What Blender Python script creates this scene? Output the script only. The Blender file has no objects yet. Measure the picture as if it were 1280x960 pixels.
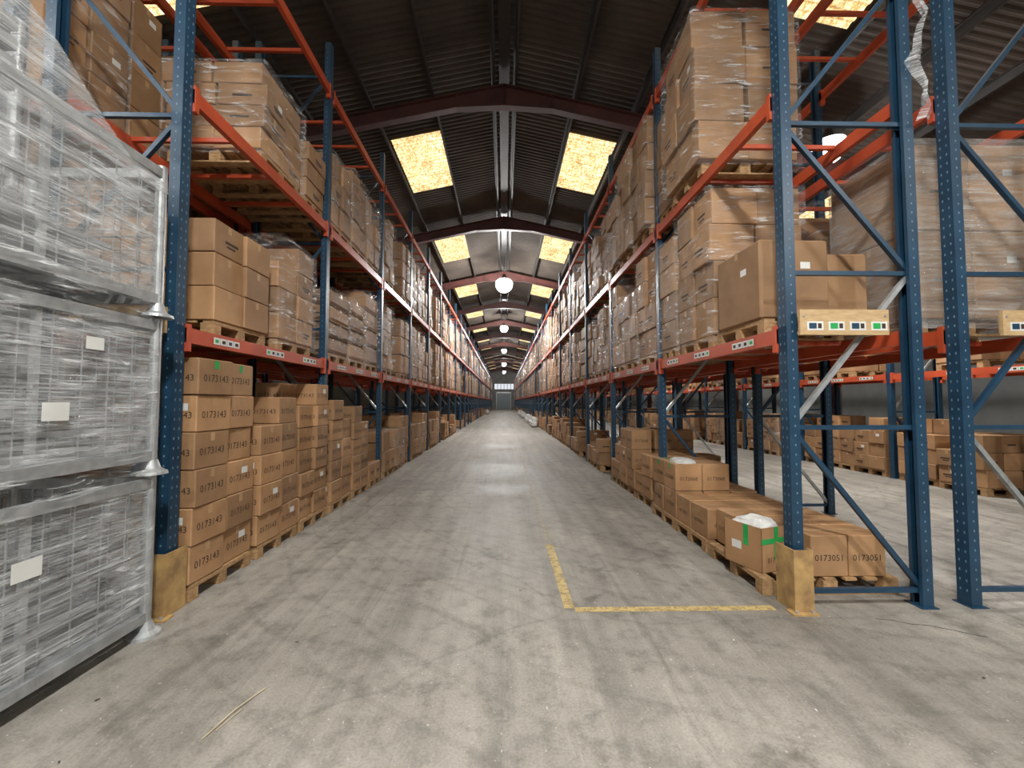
import bpy, math, random
from mathutils import Vector, Matrix, noise
random.seed(7)
S=bpy.context.scene
def lin(r,g,b):
    f=lambda c:(c/255/12.92) if c/255<=0.04045 else ((c/255+0.055)/1.055)**2.4
    return (f(r),f(g),f(b),1)
# ---------------------------------------------------------------- materials
def newmat(n):
    m=bpy.data.materials.new(n); m.use_nodes=True
    nt=m.node_tree; nt.nodes.clear()
    out=nt.nodes.new('ShaderNodeOutputMaterial')
    return m,nt,out
def N(nt,t,**k):
    n=nt.nodes.new(t)
    for a,v in k.items():
        if a in n.inputs: n.inputs[a].default_value=v
        else: setattr(n,a,v)
    return n
def L(nt,a,b): nt.links.new(a,b)
def mapping(nt,scale=(1,1,1),rot=(0,0,0),coord='Object'):
    tc=N(nt,'ShaderNodeTexCoord'); mp=N(nt,'ShaderNodeMapping')
    mp.inputs['Scale'].default_value=scale; mp.inputs['Rotation'].default_value=rot
    L(nt,tc.outputs[coord],mp.inputs['Vector']); return mp.outputs['Vector']
def noisen(nt,vec,scale,detail=4,rough=.55,dist=0):
    n=N(nt,'ShaderNodeTexNoise'); n.inputs['Scale'].default_value=scale
    n.inputs['Detail'].default_value=detail; n.inputs['Roughness'].default_value=rough; n.inputs['Distortion'].default_value=dist
    L(nt,vec,n.inputs['Vector']); return n.outputs['Fac']
def ramp(nt,fac,stops):
    r=N(nt,'ShaderNodeValToRGB'); e=r.color_ramp.elements
    while len(e)<len(stops): e.new(.5)
    for i,(p,c) in enumerate(stops):
        e[i].position=p; e[i].color=c if len(c)==4 else (*c,1)
    L(nt,fac,r.inputs['Fac']); return r.outputs['Color']
def mix(nt,fac,a,b,mode='MIX'):
    m=N(nt,'ShaderNodeMix'); m.data_type='RGBA'; m.blend_type=mode
    for s,v in ((m.inputs[0],fac),(m.inputs[6],a),(m.inputs[7],b)):
        if hasattr(v,'is_linked'): L(nt,v,s)
        else: s.default_value=v
    return m.outputs[2]
def bump(nt,h,st,dist=.01):
    b=N(nt,'ShaderNodeBump'); b.inputs['Strength'].default_value=st; b.inputs['Distance'].default_value=dist
    L(nt,h,b.inputs['Height']); return b.outputs['Normal']
def simple(name,c1,c2,scale=4,rough=.6,metal=0,st=.15,mscale=(1,1,1),island=0.0,coord='Object'):
    m,nt,o=newmat(name); v=mapping(nt,mscale,coord=coord); n=noisen(nt,v,scale)
    col=ramp(nt,n,[(.3,c1),(.7,c2)])
    if island:
        g=N(nt,'ShaderNodeNewGeometry')
        k=ramp(nt,g.outputs['Random Per Island'],[(0,(1-island,)*3),(1,(1+island*.35,1+island*.3,1+island*.2))])
        col=mix(nt,1.0,col,k,'MULTIPLY')
    p=N(nt,'ShaderNodeBsdfPrincipled'); L(nt,col,p.inputs['Base Color'])
    p.inputs['Roughness'].default_value=rough; p.inputs['Metallic'].default_value=metal
    if st: L(nt,bump(nt,n,st),p.inputs['Normal'])
    L(nt,p.outputs[0],o.inputs[0]); return m
CART=simple('cardboard',lin(148,112,78),lin(178,139,100),2.5,.7,0,.25,island=.32)
WOOD=simple('pallet_wood',lin(140,106,70),lin(184,150,108),3,.75,0,.3,(6,6,14),island=.25)
TAPE=simple('packing_tape',lin(170,138,100),lin(186,154,118),6,.25,0,.1)
INK=simple('print_ink',lin(45,34,28),lin(60,45,36),4,.7,0,0)
PAPER=simple('paper_label',lin(200,200,196),lin(218,218,214),4,.5,0,0)
GTAPE=simple('green_tape',lin(30,140,70),lin(45,165,85),4,.35,0,.1)
BLUE=simple('blue_rack_paint',lin(20,50,72),lin(30,64,88),5,.4,0,.1)
ORANGE=simple('orange_beam_paint',lin(162,66,40),lin(190,80,48),3,.42,0,.1)
GALV=simple('galvanised_steel',lin(140,143,144),lin(184,187,188),9,.42,.5,.1)
HOLE=simple('rack_slot_lit',lin(84,112,132),lin(110,136,152),4,.7,0,0)  # pale colour stands in for light glimpsed through the slots
YEL=simple('worn_yellow_paint',lin(138,108,72),lin(188,154,98),9,.6,0,.3,(1,1,1))
BOARD=simple('end_board_wood',lin(172,142,100),lin(194,166,124),4,.6,0,.2,(3,3,12))
RED=simple('red_oxide_steel',lin(62,33,29),lin(86,46,39),2,.6,0,.1)
DARK=simple('dark_steel',lin(44,41,39),lin(60,55,51),2,.6,0,.1)
ROOF=simple('fibre_cement_roof',lin(52,45,40),lin(78,69,60),.8,.9,0,.1)
WALL=simple('painted_block_wall',lin(98,100,100),lin(120,122,120),1.2,.8,0,.2)
DOORM=simple('roller_door',lin(110,120,126),lin(130,140,146),3,.5,0,.3,(1,1,12))
SACK=simple('white_sack',lin(195,195,192),lin(215,215,213),5,.45,0,.4)
BLK=simple('black_rubber',lin(28,28,28),lin(44,44,44),5,.6,0,.1)
STRAW=simple('straw',lin(186,170,140),lin(206,190,160),6,.6,0,0)
def film(name,lo,hi,zs=22,rot=(0.12,0.1,0),tint=(.86,.88,.88,1),p0=.44,p1=.62,c0=.4,rough=.18,bs=.5,dist=0):
    m,nt,o=newmat(name)
    v=mapping(nt,(1.2,1.2,zs),rot); n=noisen(nt,v,2.6,6,.65,dist)
    v2=mapping(nt,(1.5,1.5,5),(-.5,.4,.2)); n2=noisen(nt,v2,2.2,3)
    f1=ramp(nt,n,[(p0,(lo,)*3),(p1,(hi,)*3)])
    f2=ramp(nt,n2,[(.35,(c0,)*3),(.68,(1.3,)*3)])
    f=mix(nt,1.0,f1,f2,'MULTIPLY')
    p=N(nt,'ShaderNodeBsdfPrincipled'); p.inputs['Base Color'].default_value=tint
    p.inputs['Roughness'].default_value=rough; p.inputs['Specular IOR Level'].default_value=1.0
    L(nt,bump(nt,n,bs,.03),p.inputs['Normal'])
    t=N(nt,'ShaderNodeBsdfTransparent'); ms=N(nt,'ShaderNodeMixShader')
    L(nt,f,ms.inputs[0]); L(nt,t.outputs[0],ms.inputs[1]); L(nt,p.outputs[0],ms.inputs[2])
    L(nt,ms.outputs[0],o.inputs[0]); return m
FILM=film('stretch_film',.07,.85,10,(.35,.3,0),(.84,.86,.87,1),.54,.68,.15,.1,1.0,.9)  # near-opaque pale streaks paint the glints on the film
FILM2=film('stretch_film_heavy',.16,.66,46,(0.05,0.03,0),(.66,.68,.69,1),.43,.64,.62,.18,.5,.5)
FILM3=film('stretch_film_grey',.22,.55,20,(.1,.1,0),(.6,.6,.58,1),.42,.66,.6,.15,.7,.4)
def emis(name,c,s):
    m,nt,o=newmat(name); e=N(nt,'ShaderNodeEmission'); e.inputs[0].default_value=c; e.inputs[1].default_value=s
    L(nt,e.outputs[0],o.inputs[0]); return m
LAMP=emis('lamp_glass_emission',(.95,.98,1,1),80)
WIN=emis('daylight_glazing',(.9,.95,1,1),.8)
def sky_mat():
    m,nt,o=newmat('translucent_grp_rooflight')
    v=mapping(nt,(1,.5,1)); n=noisen(nt,v,16,6,.8)
    n2=noisen(nt,mapping(nt),2.0,4,.7)
    col=ramp(nt,n,[(.3,lin(140,100,56)),(.44,lin(208,170,108)),(.58,lin(248,232,190)),(.68,lin(255,250,228))])
    col=mix(nt,1.0,col,ramp(nt,n2,[(.3,(.6,.52,.4)),(.6,(1.05,1.04,1))]),'MULTIPLY')
    w=N(nt,'ShaderNodeTexWave'); w.bands_direction='Y'; w.inputs['Scale'].default_value=2.15
    L(nt,mapping(nt),w.inputs['Vector'])
    col=mix(nt,1.0,col,ramp(nt,w.outputs['Fac'],[(0,(.66,.6,.5)),(.5,(1,1,1))]),'MULTIPLY')
    e=N(nt,'ShaderNodeEmission'); L(nt,col,e.inputs[0]); e.inputs[1].default_value=1.9
    L(nt,e.outputs[0],o.inputs[0]); return m
SKYL=sky_mat()
def floor_mat():
    m,nt,o=newmat('worn_concrete')
    v=mapping(nt); a=noisen(nt,v,.55,6,.6); b=noisen(nt,v,6,8,.7)
    vs=mapping(nt,(2.2,.14,1),(0,0,.04)); s=noisen(nt,vs,1.6,6,.65)
    d=noisen(nt,v,1.9,6,.7); g=noisen(nt,v,70,3,.6)
    vt=mapping(nt,(5.5,.1,1),(0,0,-.03)); tt=noisen(nt,vt,1.2,4,.6)
    c=ramp(nt,a,[(.3,lin(122,117,110)),(.52,lin(146,141,133)),(.72,lin(164,159,150))])
    c=mix(nt,1.0,c,ramp(nt,b,[(.3,(.62,.62,.61)),(.5,(1,1,1)),(.75,(1.12,1.11,1.1))]),'MULTIPLY')
    c=mix(nt,1.0,c,ramp(nt,s,[(.36,(.74,.74,.73)),(.58,(1.08,1.08,1.08))]),'MULTIPLY')
    c=mix(nt,1.0,c,ramp(nt,tt,[(.3,(.72,.72,.71)),(.42,(1,1,1))]),'MULTIPLY')
    c=mix(nt,1.0,c,ramp(nt,d,[(.3,(.5,.49,.47)),(.43,(1,1,1))]),'MULTIPLY')
    c=mix(nt,1.0,c,ramp(nt,g,[(.3,(.78,.78,.78)),(.6,(1.06,1.06,1.06))]),'MULTIPLY')
    vc=N(nt,'ShaderNodeTexVoronoi'); vc.feature='DISTANCE_TO_EDGE'; vc.inputs['Scale'].default_value=.28
    nv=N(nt,'ShaderNodeTexNoise'); nv.inputs['Scale'].default_value=1.5; nv.inputs['Detail'].default_value=5
    L(nt,v,nv.inputs['Vector'])
    L(nt,mix(nt,.25,v,nv.outputs['Color']),vc.inputs['Vector'])
    c=mix(nt,1.0,c,ramp(nt,vc.outputs['Distance'],[(0,(.82,.82,.82)),(.0025,(1,1,1))]),'MULTIPLY')
    for off,sc in (((1.3,-2.2,0),.5),((-4.1,-9,0),.8)):
        w=N(nt,'ShaderNodeTexWave'); w.wave_type='RINGS'; w.rings_direction='Z'; w.inputs['Scale'].default_value=sc; w.inputs['Distortion'].default_value=5; w.inputs['Detail'].default_value=3; w.inputs['Detail Scale'].default_value=.7
        ad=N(nt,'ShaderNodeVectorMath'); ad.operation='ADD'; ad.inputs[1].default_value=off; L(nt,v,ad.inputs[0]); L(nt,ad.outputs[0],w.inputs['Vector'])
        c=mix(nt,1.0,c,ramp(nt,w.outputs['Fac'],[(.0,(.88,.88,.88)),(.06,(1,1,1))]),'MULTIPLY')
    sp=noisen(nt,v,38,2,.5)
    c=mix(nt,ramp(nt,sp,[(.7,(0,0,0)),(.75,(.6,.6,.6))]),c,lin(205,202,195))
    p=N(nt,'ShaderNodeBsdfPrincipled'); L(nt,c,p.inputs['Base Color'])
    L(nt,ramp(nt,a,[(.3,(.5,)*3),(.7,(.72,)*3)]),p.inputs['Roughness'])
    L(nt,bump(nt,b,.45,.012),p.inputs['Normal']); L(nt,p.outputs[0],o.inputs[0]); return m
FLOOR=floor_mat()
def line_mat(name,lo,hi,al=.7):
    m,nt,o=newmat(name); v=mapping(nt); n=noisen(nt,v,14,6,.7)
    f=ramp(nt,n,[(lo,(0,0,0)),(hi,(al,al,al))])
    p=N(nt,'ShaderNodeBsdfPrincipled'); p.inputs['Base Color'].default_value=lin(200,176,118); p.inputs['Roughness'].default_value=.6
    t=N(nt,'ShaderNodeBsdfTransparent'); ms=N(nt,'ShaderNodeMixShader')
    L(nt,f,ms.inputs[0]); L(nt,t.outputs[0],ms.inputs[1]); L(nt,p.outputs[0],ms.inputs[2]); L(nt,ms.outputs[0],o.inputs[0]); return m
LINE=line_mat('worn_line_paint',.32,.54,.8); LINE2=line_mat('faded_line_paint',.46,.7,.45)
# ---------------------------------------------------------------- mesh builder
class MB:
    def __init__(s): s.v=[];s.f=[];s.m=[];s.mats=[]
    def mi(s,m):
        if m not in s.mats: s.mats.append(m)
        return s.mats.index(m)
    def add(s,vs,fs,mat,M=None):
        b=len(s.v); k=s.mi(mat)
        for p in vs: s.v.append(tuple(M@Vector(p)) if M else tuple(p))
        for f in fs: s.f.append(tuple(i+b for i in f)); s.m.append(k)
    def box(s,x0,x1,y0,y1,z0,z1,mat,M=None):
        vs=[(x0,y0,z0),(x1,y0,z0),(x1,y1,z0),(x0,y1,z0),(x0,y0,z1),(x1,y0,z1),(x1,y1,z1),(x0,y1,z1)]
        s.add(vs,[(3,2,1,0),(4,5,6,7),(0,1,5,4),(1,2,6,5),(2,3,7,6),(3,0,4,7)],mat,M)
    def cbox(s,c,sz,mat,rz=0,b=.006,sk=None):
        hx,hy,hz=sz[0]/2,sz[1]/2,sz[2]/2
        M=Matrix.Translation(c)@Matrix.Rotation(rz,4,'Z'); vs=[];idx={}
        for sx in(-1,1):
            for sy in(-1,1):
                for sz_ in(-1,1):
                    for a in range(3):
                        q=[hx-b,hy-b,hz-b]; q[a]+=b
                        idx[(sx,sy,sz_,a)]=len(vs); vs.append((q[0]*sx,q[1]*sy,q[2]*sz_))
        fs=[]
        o=(-1,1)
        for sg in o:
            for a in range(3):
                ks=[]
                for (p,q) in((-1,-1),(1,-1),(1,1),(-1,1)):
                    t=[p,q]; t.insert(a,sg); ks.append(idx[(*t,a)])
                fs.append(ks)
        for a in range(3):
            b1,b2=[i for i in range(3) if i!=a]
            for p in o:
                for q in o:
                    def k(s_,ax):
                        t=[0,0,0]; t[a]=s_; t[b1]=p; t[b2]=q; return idx[(*t,ax)]
                    fs.append([k(-1,b1),k(1,b1),k(1,b2),k(-1,b2)])
        for sx in o:
            for sy in o:
                for s3 in o: fs.append([idx[(sx,sy,s3,i)] for i in range(3)])
        out=[]
        for f in fs:
            P=[Vector(vs[i]) for i in f]; n=(P[1]-P[0]).cross(P[2]-P[0]); cc=sum(P,Vector())/len(P)
            out.append(f if n.dot(cc)>=0 else f[::-1])
        s.add(vs,out,mat,M)
    def bar(s,a,b,w,h,mat):
        a=Vector(a);b=Vector(b);d=(b-a); l=d.length; q=d.to_track_quat('Z','Y')
        M=Matrix.Translation(a)@q.to_matrix().to_4x4(); s.box(-w/2,w/2,-h/2,h/2,0,l,mat,M)
    def tube(s,pts,r,mat,n=10):
        for a,b in zip(pts[:-1],pts[1:]):
            s.cone(a,b,r,r,mat,n)
    def cone(s,a,b,r0,r1,mat,n=12):
        a=Vector(a);b=Vector(b);q=(b-a).to_track_quat('Z','Y').to_matrix().to_4x4(); l=(b-a).length
        vs=[];fs=[]
        for k,(r,z) in enumerate(((r0,0),(r1,l))):
            for i in range(n): t=2*math.pi*i/n; vs.append((r*math.cos(t),r*math.sin(t),z))
        for i in range(n): j=(i+1)%n; fs.append((i,j,n+j,n+i))
        fs.append(tuple(range(n-1,-1,-1))); fs.append(tuple(range(n,2*n)))
        s.add(vs,fs,mat,Matrix.Translation(a)@q)
    def decal(s,c,u,w,h,mat,v=(0,0,1)):
        c=Vector(c);u=Vector(u)*w/2;v=Vector(v)*h/2
        s.add([c-u-v,c+u-v,c+u+v,c-u+v],[(0,1,2,3)],mat)
    def text(s,g,c,u,size,mat,v=(0,0,1)):
        vs,fs=g; c=Vector(c);u=Vector(u)*size;v=Vector(v)*size
        s.add([c+u*p[0]+v*p[1] for p in vs],fs,mat)
    def mesh(s,name):
        me=bpy.data.meshes.new(name); me.from_pydata(s.v,[],s.f)
        for m in s.mats: me.materials.append(m)
        me.polygons.foreach_set('material_index',s.m); me.update(); return me
    def obj(s,name,loc=(0,0,0)):
        return place(name,s.mesh(name),loc)
def place(name,me,loc=(0,0,0),rz=0):
    o=bpy.data.objects.new(name,me); o.location=loc; o.rotation_euler[2]=rz; S.collection.objects.link(o); return o
def textgeo(t):
    c=bpy.data.curves.new('t','FONT'); c.body=t; c.size=1; c.align_x='CENTER'; c.align_y='CENTER'; c.resolution_u=2
    o=bpy.data.objects.new('t',c); S.collection.objects.link(o); bpy.context.view_layer.update()
    me=o.to_mesh(); g=([(v.co.x,v.co.y) for v in me.vertices],[tuple(p.vertices) for p in me.polygons])
    o.to_mesh_clear(); bpy.data.objects.remove(o); return g
T43=textgeo('0173143'); T51=textgeo('0173051'); T68=textgeo('0173068')
# ---------------------------------------------------------------- pallets & loads
def pallet(mb,cx,cy,z,wx=1.0,wy=.8):
    x0,x1,y0,y1=cx-wx/2,cx+wx/2,cy-wy/2,cy+wy/2
    for i in range(3):
        yy=y0+.05+(wy-.1)*i/2
        mb.box(x0,x1,yy-.05,yy+.05,z,z+.018,WOOD)
        for j in range(3):
            xx=x0+.06+(wx-.12)*j/2
            mb.box(xx-.06,xx+.06,yy-.048,yy+.048,z+.018,z+.096,WOOD)
    for j in range(3):
        xx=x0+.06+(wx-.12)*j/2; mb.box(xx-.06,xx+.06,y0,y1,z+.096,z+.114,WOOD)
    n=7
    for j in range(n):
        xx=x0+.05+(wx-.1)*j/(n-1); mb.box(xx-.048,xx+.048,y0,y1,z+.114,z+.134,WOOD)
def carton(mb,c,sz,rz,rng,b=.007,tape=True,txt=None,tsz=.07,lab=.12,green=False):
    mb.cbox(c,sz,CART,rz,b)
    R=Matrix.Translation(c)@Matrix.Rotation(rz,4,'Z'); Q=Matrix.Rotation(rz,4,'Z')
    hx,hy,hz=sz[0]/2,sz[1]/2,sz[2]/2
    tm=GTAPE if green else TAPE
    def D(p,u,w,h,m,v=(0,0,1)): mb.decal(R@Vector(p),Q@Vector(u),w,h,m,Q@Vector(v))
    e=.0015
    if tape:
        D((0,0,hz+e),(1,0,0),sz[0]-2*b,.05,tm,(0,1,0))
        for sx in(-1,1): D((sx*(hx+e),0,hz-.045),(0,sx,0),.05,.07,tm)
    if rng.random()<lab: D((hx+e,hy*.3,hz*.35),(0,1,0),.09,.06,PAPER)
    if rng.random()<lab: D((-hx-e,-hy*.3,hz*.35),(0,-1,0),.09,.06,PAPER)
    if rng.random()<lab: D((hx*.3,-hy-e,hz*.35),(1,0,0),.09,.06,PAPER)
    if txt:
        mb.text(txt,R@Vector((hx+e,0,-hz*.1)),Q@Vector((0,1,0)),tsz,INK)
        mb.text(txt,R@Vector((-hx-e,0,-hz*.1)),Q@Vector((0,-1,0)),tsz,INK)
        mb.text(txt,R@Vector((0,-hy-e,-hz*.1)),Q@Vector((1,0,0)),tsz*min(1,sz[0]/.37),INK)
    else:
        if rng.random()<.45:
            for sx in(-1,1): D((sx*(hx+e),hy*.15,-hz*.1),(0,sx,0),min(.2,hy*.9),.025,INK); D((sx*(hx+e),hy*.1,-hz*.35),(0,sx,0),min(.14,hy*.6),.018,INK)
        if rng.random()<.4: D((0,-hy-e,-hz*.1),(1,0,0),min(.2,hx*.9),.025,INK)
def shell(mb,cx,cy,z0,wx,wy,h,mat,rng,n=7,m=12,cap=True,amp=.018):
    hx,hy=wx/2,wy/2;c=.03
    loop=[]
    def seg(a,b,k):
        for i in range(k): t=i/k; loop.append((a[0]+(b[0]-a[0])*t,a[1]+(b[1]-a[1])*t,min(t,1-t)*2))
    seg((-hx+c,-hy),(hx-c,-hy),n);seg((hx-c,-hy),(hx,-hy+c),1);seg((hx,-hy+c),(hx,hy-c),n);seg((hx,hy-c),(hx-c,hy),1)
    seg((hx-c,hy),(-hx+c,hy),n);seg((-hx+c,hy),(-hx,hy-c),1);seg((-hx,hy-c),(-hx,-hy+c),n);seg((-hx,-hy+c),(-hx+c,-hy),1)
    K=len(loop);vs=[];fs=[]
    for j in range(m+1):
        for (x,y,t) in loop:
            k=1+(rng.uniform(-1,.4)*amp*(.3+t))
            zz=z0+h*j/m+(rng.uniform(-.02,.02) if 0<j<m else 0)
            vs.append((cx+x*k,cy+y*k,zz))
    for j in range(m):
        for i in range(K): a=j*K+i;b=j*K+(i+1)%K; fs.append((a,b,b+K,a+K))
    if cap:
        q=len(vs); vs.append((cx,cy,z0+h+.01))
        for i in range(K): fs.append((m*K+i,m*K+(i+1)%K,q))
    mb.add(vs,fs,mat)
def load(mb,cx,cy,z0,nx,ny,nz,bh,rng,wx=1.04,wy=.8,wrap=False,txt=None,jit=.008,miss=.25,b=.007,mat=None,tsz=.07,green=False,pal=True,sheet=False,lean=.012):
    z=z0
    if pal: pallet(mb,cx,cy,z0,min(wx,1.0),min(wy,.8)); z+=.136
    sx,sy=wx/nx,wy/ny
    ln={}
    for k in range(nz):
        for i in range(nx):
            for j in range(ny):
                if k==nz-1 and nz>1 and rng.random()<miss: continue
                if (i,j) not in ln: ln[(i,j)]=[0,rng.uniform(-lean,lean)]
                q=ln[(i,j)]; q[0]+=q[1]*.5
                r=rng.uniform(-1,1)*jit*2
                carton(mb,(cx-wx/2+sx*(i+.5)+rng.uniform(-jit,jit)+q[0],cy-wy/2+sy*(j+.5)+rng.uniform(-jit,jit)*.5,z+bh*(k+.5)),
                       (sx-.012,sy-.012,bh-.004),r,rng,b,txt=txt,tsz=tsz,green=green and k==nz-1)
        if sheet and k<nz-1 and k%2==1: mb.box(cx-wx/2-.01,cx+wx/2+.01,cy-wy/2,cy+wy/2,z+bh*(k+1)-.006,z+bh*(k+1)+.006,WOOD)
    if wrap: shell(mb,cx,cy,z0+.06,wx+.09,wy+.05,z+bh*nz-z0-.05,mat or FILM,rng,cap=True,amp=.03)
STY=[dict(nx=2,ny=2,nz=4,bh=.4),dict(nx=3,ny=2,nz=5,bh=.3),dict(nx=2,ny=2,nz=3,bh=.46,b=.03),dict(nx=2,ny=1,nz=4,bh=.36,b=.04),
     dict(nx=2,ny=2,nz=5,bh=.28),dict(nx=2,ny=2,nz=3,bh=.42)]
def bayvar(seed,styles,wrapp,skip=.08):
    rng=random.Random(seed); mb=MB()
    for i,c in enumerate((.54,1.35,2.16)):
        if rng.random()<skip: continue
        st=dict(rng.choice(styles)); load(mb,rng.uniform(-.03,.03),c,0,rng=rng,wrap=rng.random()<wrapp,wy=.78,jit=.024,**st)
    return mb.mesh('stock_bay')
TALL=[bayvar(100+i,STY,.75) for i in range(8)]
LOWS=[dict(nx=3,ny=2,nz=2,bh=.3),dict(nx=3,ny=2,nz=1,bh=.34),dict(nx=3,ny=2,nz=3,bh=.28),dict(nx=2,ny=2,nz=2,bh=.36)]
MID=[dict(nx=3,ny=2,nz=3,bh=.3),dict(nx=3,ny=2,nz=4,bh=.28),dict(nx=2,ny=2,nz=2,bh=.42)]
LOW=[bayvar(200+i,LOWS,.1,.1) for i in range(5)]
MIDV=[bayvar(300+i,MID,.1,.05) for i in range(5)]
# ---------------------------------------------------------------- racking
Y0=3.3; BAY=2.7; NB=32; LV=[2.2,4.17,6.22]; PH=6.9
def post(mb,x,y,d,holes):
    w=.105; t=.006; dp=.085
    xa=x; xb=x+d*dp
    X=lambda a,b:(min(a,b),max(a,b))
    mb.box(*X(xa,xa+d*t),y-w/2,y+w/2,0,PH,BLUE)
    for s_ in(-1,1):
        ya=y+s_*w/2; yb=ya-s_*t
        mb.box(*X(xa+d*t,xb),min(ya,yb),max(ya,yb),0,PH,BLUE)
        mb.box(*X(xb-d*t,xb),min(ya-s_*.03,ya-s_*t),max(ya-s_*.03,ya-s_*t),0,PH,BLUE)
    mb.box(*X(xa-d*.02,xb+d*.03),y-.075,y+.075,0,.008,BLUE)
    if holes:
        z=.12
        while z<PH-.05:
            for o in(-.024,.024): mb.decal((xa-d*.0015,y+o,z),(0,-d,0),.011,.02,HOLE)
            mb.decal((x+d*.045,y-w/2-.0015,z+.02),(1,0,0),.011,.016,HOLE)
            z+=.075
def rack(name,xf,d,n=NB,y0=Y0,depth=1.1,flip=False,near=2,lv=LV,label=True):
    mb=MB()
    xr=xf+d*depth
    nodes=[q for q in [.12,1.4,2.65,3.9,5.15,6.4] if q<PH]
    for i in range(n+1):
        y=y0+i*BAY
        post(mb,xf,y,d,i<=near); post(mb,xr,y,-d,i<=near)
        xa=xf+d*.04; xb=xr-d*.04
        for z in nodes: mb.bar((xa,y,z),(xb,y,z),.035,.035,BLUE)
        for k in range(len(nodes)-1):
            f=(k%2==0)!=flip
            a=(xb,y,nodes[k]) if f else (xa,y,nodes[k]); b=(xa,y,nodes[k+1]) if f else (xb,y,nodes[k+1])
            mb.bar(a,b,.035,.035,GALV if (k==1 and not flip) or (k==0 and flip) else BLUE)
    for i in range(n):
        ya=y0+i*BAY+.053; yb=y0+(i+1)*BAY-.053
        for z in lv:
            for xx,s_ in((xf,1),(xr,-1)):
                xa=xx-d*s_*.012; xb=xx+d*s_*.04
                mb.box(min(xa,xb),max(xa,xb),ya,yb,z-.12,z,ORANGE)
                for q in(ya,yb-.045): 
                    xc=xx-d*s_*.02
                    mb.box(min(xc,xb),max(xc,xb),q,q+.045,z-.19,z+.03,ORANGE)
            for t in (.25,.5,.75):
                yy=ya+(yb-ya)*t
                mb.box(min(xf,xr)+.05,max(xf,xr)-.05,yy-.02,yy+.02,z-.045,z-.003,ORANGE)
        if label:
            for c in (.54,1.35,2.16):
                yc=y0+i*BAY+c; x=xf-d*.0145
                for k in range(4):
                    mb.decal((x,yc-.135+.09*k,2.14),(0,-d,0),.085,.06,PAPER)
                    mb.decal((x-d*.001,yc-.135+.09*k,2.14),(0,-d,0),.045,.03,(GTAPE,INK,BLUE,INK)[k])
    return mb.obj(name)
XR=2.25; XL=-2.55
rack('pallet_racking',XR,1); rack('pallet_racking',XL,-1)
rack('pallet_racking',4.75,-1,flip=True); rack('pallet_racking',-5.0,1,flip=True)
PH=4.6
rack('pallet_racking',8.2,1,near=0,lv=[2.2,4.17]); 
PH=6.9
def guard(x,d):
    mb=MB(); y=Y0
    mb.box(x-.06 if d>0 else x-.09,x+.09 if d>0 else x+.06,y-.115,y-.105,0,.47,YEL)
    xx=x-d*.06
    mb.box(min(xx,xx+d*.01),max(xx,xx+d*.01),y-.105,y+.10,0,.47,YEL)
    xe=x+d*.09
    mb.box(min(xe,xe-d*.01),max(xe,xe-d*.01),y-.105,y-.06,0,.47,YEL)
    mb.box(x-.1,x+.1,y-.16,y-.06,0,.012,YEL)
    for s_ in(-1,1): mb.cone((x+s_*.06,y-.135,.01),(x+s_*.06,y-.135,.03),.012,.012,GALV,6)
    mb.obj('rack_post_guard')
guard(XR+.02,1); guard(XL-.02,-1)
def endboard(x0,x1):
    mb=MB(); y=Y0-.085
    mb.box(x0,x1,y-.022,y,2.13,2.33,BOARD)
    n=max(2,int((x1-x0)/.17))
    for k in range(n):
        xc=x0+.12+(x1-x0-.2)*k/(n-1) if n>1 else (x0+x1)/2
        mb.decal((xc,y-.0235,2.20),(1,0,0),.13,.07,PAPER); mb.decal((xc-.02,y-.0245,2.20),(1,0,0),.06,.045,GTAPE if k%2 else BLUE)
        mb.decal((xc+.035,y-.0245,2.20),(1,0,0),.03,.04,INK)
    for xc in(x0+.03,x1-.03): mb.cone((xc,y-.022,2.28),(xc,y-.027,2.28),.01,.01,GALV,6)
    for xc in(x0+.05,x1-.08): mb.box(xc-.02,xc+.02,y,y+.035,2.15,2.3,BOARD)
    mb.obj('rack_end_board')
endboard(XR+.07,XR+.78); endboard(3.95,4.7); endboard(XL-.75,XL-.03)
# ---------------------------------------------------------------- stock: rows
rng=random.Random(3)
for i in range(2,NB):
    y=Y0+i*BAY
    for x in (XR+.55,XL-.55,4.2,-4.45):
        if abs(x)>4 and i>12: continue
        for z in LV[:2]:
            if rng.random()<.04: continue
            place('palletised_cartons',rng.choice(TALL),(x+rng.uniform(-.04,.04),y,z+.001))
    for x in (XR+.5,XL-.5):
        if 4<=i and rng.random()<.25: continue
        place('palletised_cartons',rng.choice(LOW if (x>0 or i>4) else MIDV),(x,y,.001))
for i in range(0,NB):
    y=Y0+i*BAY
    place('palletised_cartons',rng.choice(MIDV),(8.7,y,.001))
    if 0<i<24: place('palletised_cartons',rng.choice(LOW if i%2 else MIDV),(8.75,y,2.201))
def one(x,y,z,seed,**k):
    mb=MB(); load(mb,0,0,0,rng=random.Random(seed),**k); return mb.obj('palletised_cartons',(x,y,z+.001))
rx=XR+.53; lx=XL-.55; rb=4.2; lb=-4.42
# right, level 1
mb=MB(); rg=random.Random(5); pallet(mb,0,0,0,1.0,.8)
carton(mb,(-.2,-.02,.136+.36),(.64,.7,.72),.03,rg,.02,lab=1); carton(mb,(.34,.02,.136+.31),(.4,.64,.62),-.04,rg,.02)
mb.obj('large_sealed_cartons',(rx,3.98,LV[0]+.001))
one(rx,4.88,LV[0],11,nx=2,ny=2,nz=4,bh=.41,wy=.86,wrap=True,miss=.1,jit=.025)
one(rx,5.65,LV[0],13,nx=2,ny=1,nz=4,bh=.37,wy=.52,wrap=True,miss=.1)
for k,y in enumerate((6.54,7.35,8.16)): one(rx,y,LV[0],20+k,nx=2,ny=2,nz=(4,3,4)[k],bh=.4,wy=.78,wrap=True,miss=.1,jit=.02)
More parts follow.
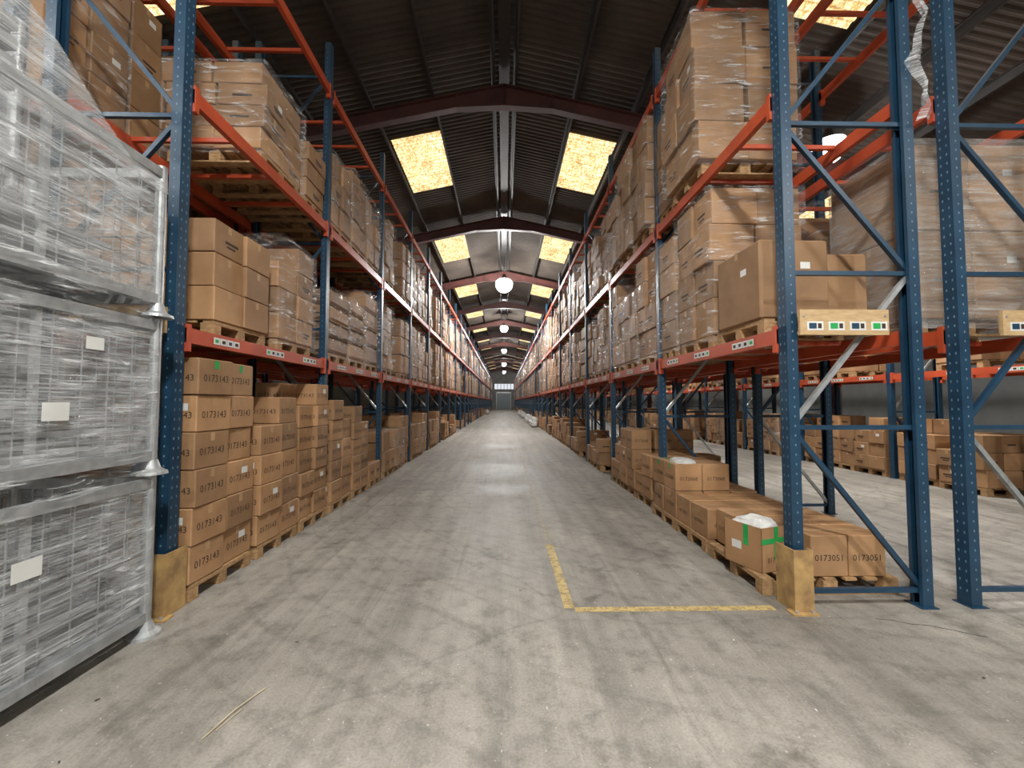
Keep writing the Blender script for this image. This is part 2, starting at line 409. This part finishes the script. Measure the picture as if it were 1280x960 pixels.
# right, level 2
one(rx-.06,4.93,LV[1],12,nx=2,ny=2,nz=4,bh=.435,wx=1.16,wy=.92,wrap=True,miss=.05,jit=.035)
one(rx,5.68,LV[1],14,nx=2,ny=1,nz=4,bh=.34,wy=.5,wrap=True,miss=.1)
for k,y in enumerate((6.54,7.35,8.16)): one(rx-.05,y,LV[1],30+k,nx=2,ny=2,nz=(4,4,3)[k],bh=.42,wx=1.13,wy=.78,wrap=True,miss=.1,jit=.035)
# right, back rack
mb=MB(); rg=random.Random(8); pallet(mb,0,0,0,1.0,.8)
for k in range(2):
    for i in range(2): carton(mb,(-.27+.54*i,0,.136+.4+.8*k),(.53,.92,.795),0,rg,.012,lab=.3)
shell(mb,0,0,.05,1.12,.98,1.72,FILM3,rg); mb.obj('wrapped_large_cartons',(rb,4.05,LV[0]+.001))
one(rb,5.1,LV[0],41,nx=2,ny=2,nz=4,bh=.4,wy=.8,wrap=True)
for k,y in enumerate((6.54,7.35,8.16)): one(rb,y,LV[0],45+k,nx=2,ny=2,nz=3,bh=.4,wy=.78,wrap=True)
# left, level 1
one(lx,4.15,LV[0],51,nx=2,ny=2,nz=3,bh=.31,wy=.84,miss=0)
one(lx,5.2,LV[0],52,nx=2,ny=2,nz=4,bh=.3,wy=.84,miss=.3,wrap=True)
for k,y in enumerate((6.54,7.35,8.16)): one(lx,y,LV[0],55+k,nx=2,ny=1,nz=4,bh=(.24,.26,.34)[k],wy=.78,b=.05,wrap=True,miss=0,sheet=True)
# left, level 2
one(lx,4.8,LV[1],61,nx=2,ny=2,nz=4,bh=.235,wy=.9,miss=.2,wrap=True,jit=.025)
one(lx,5.62,LV[1],62,nx=2,ny=1,nz=4,bh=.24,wy=.55,miss=.3)
for k,y in enumerate((6.54,7.35,8.16)): one(lx,y,LV[1],65+k,nx=2,ny=2,nz=3,bh=(.36,.42,.4)[k],wy=.78,b=.025,wrap=True,miss=.1,jit=.025)
# left, back rack
for k,y in enumerate((3.85,4.68,5.5,6.54,7.35,8.16)):
    one(lb,y,LV[1],70+k,nx=2,ny=2,nz=4,bh=.41,wy=.78,wrap=k%2==0,miss=.2); one(lb,y,LV[0],80+k,nx=2,ny=2,nz=4,bh=.38,wy=.78,wrap=k%2==1)
    one(lb,y,0,85+k,nx=3,ny=2,nz=5,bh=.3,wy=.78)
# left, floor stacks
fx=XL-.46
one(fx,3.84,0,91,nx=3,ny=2,nz=6,bh=.305,wx=1.02,wy=.84,txt=T43,jit=.018,miss=0,tsz=.085,green=True,lean=.02)
one(fx,4.76,0,92,nx=3,ny=2,nz=5,bh=.305,wx=1.02,wy=.84,txt=T43,jit=.018,miss=.3,tsz=.085,lean=.02)
one(fx,5.62,0,93,nx=3,ny=2,nz=6,bh=.285,wx=1.0,wy=.76,txt=T43,jit=.018,miss=.5,tsz=.085,lean=.02)
one(fx,6.55,0,94,nx=3,ny=2,nz=5,bh=.3,wx=1.0,wy=.8,txt=T43,jit=.014,miss=.5,tsz=.08)
one(fx,7.42,0,95,nx=3,ny=2,nz=5,bh=.28,wx=1.0,wy=.8,txt=T43,miss=.5,tsz=.08)
one(fx,8.22,0,96,nx=3,ny=2,nz=2,bh=.3,wx=1.0,wy=.7,miss=.3)
# right, floor
mb=MB(); rg=random.Random(9); pallet(mb,0,0,0,1.15,.9)
for i in range(2): carton(mb,(.02+.325*i,-.27,.136+.17),(.315,.3,.34),.0,rg,.006,txt=T51,tsz=.085,lab=0)
for i in range(3):
    for j in range(2):
        if i==0 and j==0: continue
        carton(mb,(-.3+.325*i,.05+.31*j,.136+.17),(.315,.3,.34),rg.uniform(-.03,.03),rg,.006,txt=T51,tsz=.06,lab=.3)
c=(-.42,-.12,.136)
M=Matrix.Translation(c)@Matrix.Rotation(.35,4,'Z')
for (a,b_,c_,d_) in((-.17,.17,-.19,-.184),(-.17,.17,.184,.19),(-.17,-.164,-.19,.19),(.164,.17,-.19,.19)): mb.box(a,b_,c_,d_,0,.38,CART,M)
mb.box(-.17,.17,-.19,.19,0,.006,CART,M)
mb.box(-.172,.172,-.192,-.1905,.24,.285,GTAPE,M); mb.box(-.1725,-.171,-.06,-.01,.2,.38,GTAPE,M); mb.box(-.02,.03,-.1925,-.191,.1,.38,GTAPE,M)
mb.decal(M@Vector((-.1725,.06,.18)),M.to_3x3()@Vector((0,-1,0)),.1,.07,PAPER)
mb.text(T51,M@Vector((0,-.1925,.1)),M.to_3x3()@Vector((1,0,0)),.06,INK)
def blob(mb,c,r,mat,seed,n=16,m=10,pw=.7,amp=.12,M=None):
    vs=[];fs=[]
    for j in range(m+1):
        ph=math.pi*j/m-math.pi/2
        for i in range(n):
            t=2*math.pi*i/n
            f=lambda q:math.copysign(abs(q)**pw,q)
            p=Vector((f(math.cos(t))*abs(math.cos(ph))**pw,f(math.sin(t))*abs(math.cos(ph))**pw,f(math.sin(ph))))
            k=1+amp*noise.noise(p*2.2+Vector((seed,0,0)))*2+amp*.5*noise.noise(p*6+Vector((seed,3,0)))
            if p.z<0: k=1
            vs.append((c[0]+p.x*r[0]*k,c[1]+p.y*r[1]*k,c[2]+p.z*r[2]*k))
    for j in range(m):
        for i in range(n): a=j*n+i;b=j*n+(i+1)%n; fs.append((a,b,b+n,a+n))
    mb.add(vs,fs,mat,M)
blob(mb,(0,0,.33),(.155,.175,.09),SACK,4,M=M)
mb.obj('palletised_cartons',(2.72,3.93,.001))
mb=MB(); rg=random.Random(19); pallet(mb,0,0,0,1.1,.8)
for i in range(3):
    for j in range(2): carton(mb,(-.36+.34*i,-.2+.4*j,.136+.16),(.33,.38,.32),rg.uniform(-.06,.06),rg,.006,txt=T51,tsz=.06)
mb.obj('palletised_cartons',(2.7,4.86,.001))
mb=MB(); rg=random.Random(29); pallet(mb,0,0,0,1.1,.8)
for i in range(3):
    for j in range(2):
        for k in range(2 if i<2 else 1): carton(mb,(-.36+.35*i,-.2+.4*j,.136+.17+.34*k),(.34,.38,.335),rg.uniform(-.08,.08),rg,.006,txt=T68,tsz=.07,green=(k==1 and i==0))
blob(mb,(-.36,-.2,.82),(.14,.16,.05),SACK,9)
mb.obj('palletised_cartons',(2.7,5.66,.001))
one(2.72,6.62,0,97,nx=3,ny=2,nz=2,bh=.33,wx=1.05,wy=.8,txt=T68,miss=.3,jit=.02)
one(2.72,7.45,0,98,nx=3,ny=2,nz=3,bh=.33,wx=1.05,wy=.78,txt=T68,miss=.3,jit=.02)
one(2.72,8.25,0,99,nx=3,ny=2,nz=2,bh=.33,wx=1.05,wy=.7,txt=T68,miss=.3)
for k in range(9):
    y=rng.uniform(26,60); sd=rng.choice((-1,1)); x=(XR-.3 if sd>0 else XL+.3)
    mb=MB()
    blob(mb,(0,0,.2),(.24,.34,.2),SACK,k); blob(mb,(sd*.06,.1,.48),(.2,.28,.14),SACK,k+30)
    o=mb.obj('white_plastic_sacks',(x,y,0))
# ---------------------------------------------------------------- wrapped stillages, left foreground
def stillages(x0,x1,y0,y1,n,H=1.1,seed=1):
    mb=MB(); rg=random.Random(seed)
    for k in range(n):
        z=k*H
        for x in(x0,x1):
            for y in(y0,y1):
                mb.cone((x,y,z),(x,y,z+.02),.10,.095,GALV,24); mb.cone((x,y,z+.02),(x,y,z+.04),.09,.06,GALV,24); mb.cone((x,y,z+.04),(x,y,z+.1),.058,.038,GALV,24)
                mb.cone((x,y,z+.09),(x,y,z+H-.005),.034,.034,GALV,16)
        for zz,w in((z+.13,.05),(z+H-.06,.05)):
            for x in(x0,x1): mb.bar((x,y0,zz),(x,y1,zz),w,w*1.3,GALV)
            for y in(y0,y1): mb.bar((x0,y,zz),(x1,y,zz),w,w*1.3,GALV)
        for y in [y0+(y1-y0)*t for t in (.33,.66)]:
            mb.bar((x0,y,z+.13),(x1,y,z+.13),.04,.04,GALV)
        for q in range(9):
            xx=x0+.05+(x1-x0-.1)*q/8; mb.bar((xx,y0,z+.165),(xx,y1,z+.165),.04,.012,GALV)
        for x in (x0,x1-.014):
            mb.bar((x,y0+(y1-y0)*.5,z+.13),(x,y0+(y1-y0)*.5,z+H-.06),.03,.03,GALV)
            for t in range(1,4): mb.bar((x,y0,z+.13+(H-.2)*t/4),(x,y1,z+.13+(H-.2)*t/4),.01,.01,GALV)
            for t in range(1,9): mb.bar((x,y0+(y1-y0)*t/9,z+.13),(x,y0+(y1-y0)*t/9,z+H-.06),.006,.006,GALV)
        for y in (y0+.01,y1-.01):
            for t in range(1,4): mb.bar((x0,y,z+.13+(H-.2)*t/4),(x1,y,z+.13+(H-.2)*t/4),.008,.008,GALV)
            for t in range(1,7): mb.bar((x0+(x1-x0)*t/7,y,z+.13),(x0+(x1-x0)*t/7,y,z+H-.06),.006,.006,GALV)
        zz=z+.18
        for q in range(3):
            mb.box(x0+.12,x1-.15,y0+.15,y1-.2,zz,zz+.03,GALV); 
            mb.cone(((x0+x1)/2-.05,y0+.45+.3*(q%2),zz+.03),((x0+x1)/2-.05,y0+.45+.3*(q%2),zz+.09),.22,.2,BLK if q==1 else GALV,24)
            zz+=.12
        shell(mb,(x0+x1)/2,(y0+y1)/2,z+.165,x1-x0+.028,y1-y0+.028,H-.25,FILM2,rg,n=12,m=14,cap=False,amp=.01)
    # one loose outer turn bridging all tiers
    shell(mb,(x0+x1)/2,(y0+y1)/2,.24,x1-x0+.085,y1-y0+.03,n*H-.5,FILM,rg,n=12,m=26,cap=False,amp=.01)
    return mb
X1=-2.47
mb=stillages(X1-.92,X1,1.5,2.98,3)
for (y,z,w_,h_) in((2.5,1.95,.11,.075),(2.3,1.55,.14,.1),(2.2,.75,.14,.1)): mb.decal((X1+.048,y,z),(0,1,0),w_,h_,PAPER)
vs=[];fs=[]
prof=[(3.0,3.24),(2.7,3.26),(2.5,3.4),(2.25,3.62),(1.95,3.82),(1.5,3.85)]
for (y,z) in prof:
    for t in range(7):
        x=X1-.94+.97*t/6; vs.append((x,y,z-.02*abs(t-3)+random.uniform(-.012,.012)))
for j in range(5):
    for t in range(6): a=j*7+t; fs.append((a,a+1,a+8,a+7))
b0=len(vs)
for (y,z) in prof: vs.append((X1+.03,y,z-.06)); vs.append((X1+.036,y,3.1))
for j in range(5): a=b0+2*j; fs.append((a,a+1,a+3,a+2))
mb.add(vs,fs,FILM2)
for q in range(4): mb.box(X1-.8,X1-.14,1.55,2.2,3.26+.11*q,3.32+.11*q,GALV)
mb.obj('film_wrapped_steel_stillages')
stillages(-4.48,-3.56,1.6,3.0,4,seed=4).obj('film_wrapped_steel_stillages')
# ---------------------------------------------------------------- building shell
YB,YE,HW=-12.0,92.0,13.0
RZ=9.1; PIT=.22
def rz(x): return RZ-PIT*abs(x)
mb=MB(); mb.box(-HW,HW,YB,YE,-.2,0,FLOOR); mb.obj('floor')
def corr(mb,x0,x1,y0,y1,off,mat,amp=.014,per=.146,st=4):
    n=int((y1-y0)/per*st); vs=[];fs=[]
    for i in range(n+1):
        y=y0+(y1-y0)*i/n; w=amp*math.sin(2*math.pi*y/per)
        for x in(x0,x1): vs.append((x,y,rz(x)+off+w))
    for i in range(n): a=2*i; fs.append((a,a+1,a+3,a+2))
    mb.add(vs,fs,mat)
mb=MB(); corr(mb,0,HW+.1,YB,YE,0,ROOF); corr(mb,-HW-.1,0,YB,YE,0,ROOF); mb.obj('ceiling')
PER=6.8; F0=9.3-3*PER
mb=MB(); y=F0
while y<YE:
    for s_ in(-1,1):
        xs=[0,1.1,5,9.5,HW-.3]; dp=[.52,.34,.34,.5,.95]
        for a in range(4):
            xa,xb=xs[a]*s_,xs[a+1]*s_; top=lambda x:rz(x)-.20
            za0,za1=top(xa)-dp[a],top(xa); zb0,zb1=top(xb)-dp[a+1],top(xb)
            t=.006
            vs=[(xa,y-t,za0),(xb,y-t,zb0),(xb,y-t,zb1),(xa,y-t,za1),(xa,y+t,za0),(xb,y+t,zb0),(xb,y+t,zb1),(xa,y+t,za1)]
            mb.add(vs,[(0,1,2,3),(7,6,5,4),(0,4,5,1),(3,2,6,7)],RED)
            for (p,q) in((za0,zb0),(za1-.02,zb1-.02)):
                vs=[(xa,y-.09,p),(xb,y-.09,q),(xb,y+.09,q),(xa,y+.09,p)]; vs+= [(v[0],v[1],v[2]+.02) for v in vs]
                mb.add(vs,[(3,2,1,0),(4,5,6,7),(0,1,5,4),(1,2,6,5),(2,3,7,6),(3,0,4,7)],RED)
            mb.box(xa-.006,xa+.006,y-.085,y+.085,za0,za1,RED)
        xc=s_*(HW-.2)
        mb.box(xc-.15,xc+.15,y-.006,y+.006,0,rz(HW)-.25,RED)
        for q in(-.15,.14): mb.box(xc+q,xc+q+.012,y-.09,y+.09,0,rz(HW)-.25,RED)
    y+=PER
mb.obj('portal_frame_steelwork')
mb=MB()
for s_ in(-1,1):
    x=.25
    while x<HW:
        z=rz(x)-.03; X=x*s_
        mb.box(X-.006,X+.006,YB,YE,z-.17,z,DARK); mb.box(X,X+.05,YB,YE,z-.17,z-.16,DARK); mb.box(X-.05,X,YB,YE,z-.01,z,DARK)
        x+=1.38
mb.box(-.12,.12,YB,YE,RZ-.12,RZ-.1,DARK)
mb.obj('roof_purlins')
y=10.6-3*PER; idx=0
while y<YE-4:
    for (a,b_) in ((1.66,2.95),(4.42,5.7),(8.57,9.8)):
        for s_ in(-1,1):
            mb=MB(); xs=sorted((a*s_,b_*s_)); corr(mb,xs[0],xs[1],y,y+2.75,-.028,SKYL)
            idx+=1; mb.obj('window_%d'%idx)
    y+=PER
def wallbox(n,*a):
    mb=MB(); mb.box(*a,WALL); mb.obj(n)
wallbox('wall_left',-HW-.2,-HW,YB,YE,0,rz(HW)+.1); wallbox('wall_right',HW,HW+.2,YB,YE,0,rz(HW)+.1)
def gable(n,y):
    mb=MB(); z=rz(HW)
    vs=[(-HW,y,0),(HW,y,0),(HW,y,z),(0,y,RZ),(-HW,y,z)]; vs+=[(v[0],y+.2,v[2]) for v in vs]
    mb.add(vs,[(0,1,2,3,4),(9,8,7,6,5),(0,5,6,1),(1,6,7,2),(2,7,8,3),(3,8,9,4),(4,9,5,0)],WALL); mb.obj(n)
gable('wall_far',YE); gable('wall_near',YB-.2)
E=YE-.005
mb=MB(); mb.box(-1.6,1.4,E-.08,E-.02,0,3.6,DOORM)
for k in range(18): mb.box(-1.6,1.4,E-.1,E-.08,.02+k*.2,.16+k*.2,DOORM)
mb.box(-1.75,-1.6,E-.14,E,0,3.75,GALV); mb.box(1.4,1.55,E-.14,E,0,3.75,GALV); mb.box(-1.75,1.55,E-.14,E,3.6,3.9,GALV)
mb.obj('door_1')
mb=MB()
for i in range(6): mb.box(-2.1+.72*i,-1.48+.72*i,E-.05,E-.01,4.5,5.7,WIN)
for i in range(7): mb.box(-2.2+.72*i,-2.1+.72*i,E-.08,E,4.4,5.8,DARK)
mb.box(-2.2,2.22,E-.08,E,5.7,5.8,DARK); mb.box(-2.2,2.22,E-.08,E,4.4,4.5,DARK)
mb.obj('window_%d'%(idx+1))
# ---------------------------------------------------------------- floor markings & debris
mb=MB()
mb.box(.47,.55,3.3,4.75,.0005,.003,LINE); mb.box(.55,2.1,3.24,3.31,.0005,.003,LINE)
mb.box(.48,.54,4.75,14,.0005,.002,LINE2)
mb.obj('floor_line_marking')
mb=MB(); mb.tube([(-1.43,2.07,.006),(-1.39,2.25,.014),(-1.33,2.42,.008)],.003,STRAW,6); mb.tube([(-1.40,2.12,.006),(-1.36,2.26,.01)],.002,STRAW,6); mb.obj('straw_twig')
mb=MB(); rg=random.Random(77)
for i in range(70):
    x=rg.uniform(-2.3,3.4);y=rg.uniform(1.8,9); a=rg.uniform(0,3.14); l=rg.uniform(.006,.022)
    u=Vector((math.cos(a),math.sin(a),0)); mb.decal((x,y,.004),u,l,l*.5,rg.choice((PAPER,STRAW,DARK)),Vector((-u.y,u.x,.1)))
mb.obj('floor_debris')
mb=MB(); rg=random.Random(12); px,py=2.75,3.1
for i in range(11):
    nx_,ny_=px+.05,py-.012+rg.uniform(-.025,.02); mb.bar((px,py,.0005),(nx_,ny_,.0005),.002+.002*rg.random(),.004,DARK); px,py=nx_,ny_
mb.obj('floor_crack')
mb=MB(); vs=[];fs=[]
for i in range(26):
    z=3.86+i*.1; x=3.36+.04*math.sin(i*.9)+.02*math.sin(i*2.3); w=.05+.02*math.sin(i*1.7); a=i*.5
    vs+= [(x-w*math.cos(a),3.19-w*.4*math.sin(a),z),(x+.01,3.16,z+.02),(x+w*math.cos(a),3.19+w*.4*math.sin(a),z)]
for i in range(25):
    for t in(0,1): a=3*i+t; fs.append((a,a+1,a+4,a+3))
mb.add(vs,fs,FILM2); mb.obj('hanging_film_strip')
# ---------------------------------------------------------------- lamps
def lamp(x,y,z,p,kind='AREA',R=.26):
    mb=MB()
    mb.cone((0,0,0),(0,0,.16),.11,.08,DARK,16); mb.cone((0,0,-.12),(0,0,0),.3,.11,GALV,20)
    prev=(.28,-.121)
    for j in range(1,9):
        t=-.6+(math.pi/2+.6)*j/8; c_=(max(R*math.cos(t),.002),-.121-R*.55-R*math.sin(t)*.95); mb.cone((0,0,c_[1]),(0,0,prev[1]),c_[0],prev[0],LAMP,20); prev=c_
    top=rz(x)-z-.2
    mb.cone((0,0,.14),(0,0,top),.012,.012,DARK,6)
    o=mb.obj('highbay_lamp',(x,y,z))
    l=bpy.data.lights.new('bulb',kind); l.energy=p; l.color=(1,.99,.955)
    if kind=='AREA': l.shape='DISK'; l.size=.5
    else: l.shadow_soft_size=.2
    lo=bpy.data.objects.new('bulb',l); lo.location=(0,0,-.9); lo.parent=o; S.collection.objects.link(lo)
lamp(0,-7,7.95,560); lamp(0,-.5,7.95,560)  # unseen lamps above and behind the camera, added as front fill
lamp(0,20.6,7.85,1400,'POINT',.42); lamp(0,34,7.95,800,'POINT',.3); lamp(0,49,7.95,600,'POINT'); lamp(0,66,7.95,600,'POINT',.32); lamp(0,84,7.95,400,'POINT')  # the farthest lamp is added to brighten the end wall
for y in(-3,8,20,36,60): lamp(6.5,y,6.9,360)  # side-aisle lamps, right and left, are added fill
for y in(0,14): lamp(-6.8,y,6.9,300)
w=bpy.data.worlds.new('sky'); w.use_nodes=True; S.world=w
bg=w.node_tree.nodes['Background']; bg.inputs[0].default_value=(.8,.88,1,1); bg.inputs[1].default_value=.6
# ---------------------------------------------------------------- camera
cam=bpy.data.cameras.new('cam'); cam.sensor_width=36; cam.lens=36*520/1280; cam.clip_start=.05; cam.clip_end=300
co=bpy.data.objects.new('camera',cam); co.location=(0,0,1.6)
co.rotation_euler=(math.radians(90+2.53),0,math.radians(-1.1)); S.collection.objects.link(co); S.camera=co
S.view_settings.view_transform='Standard'; S.view_settings.exposure=0.12
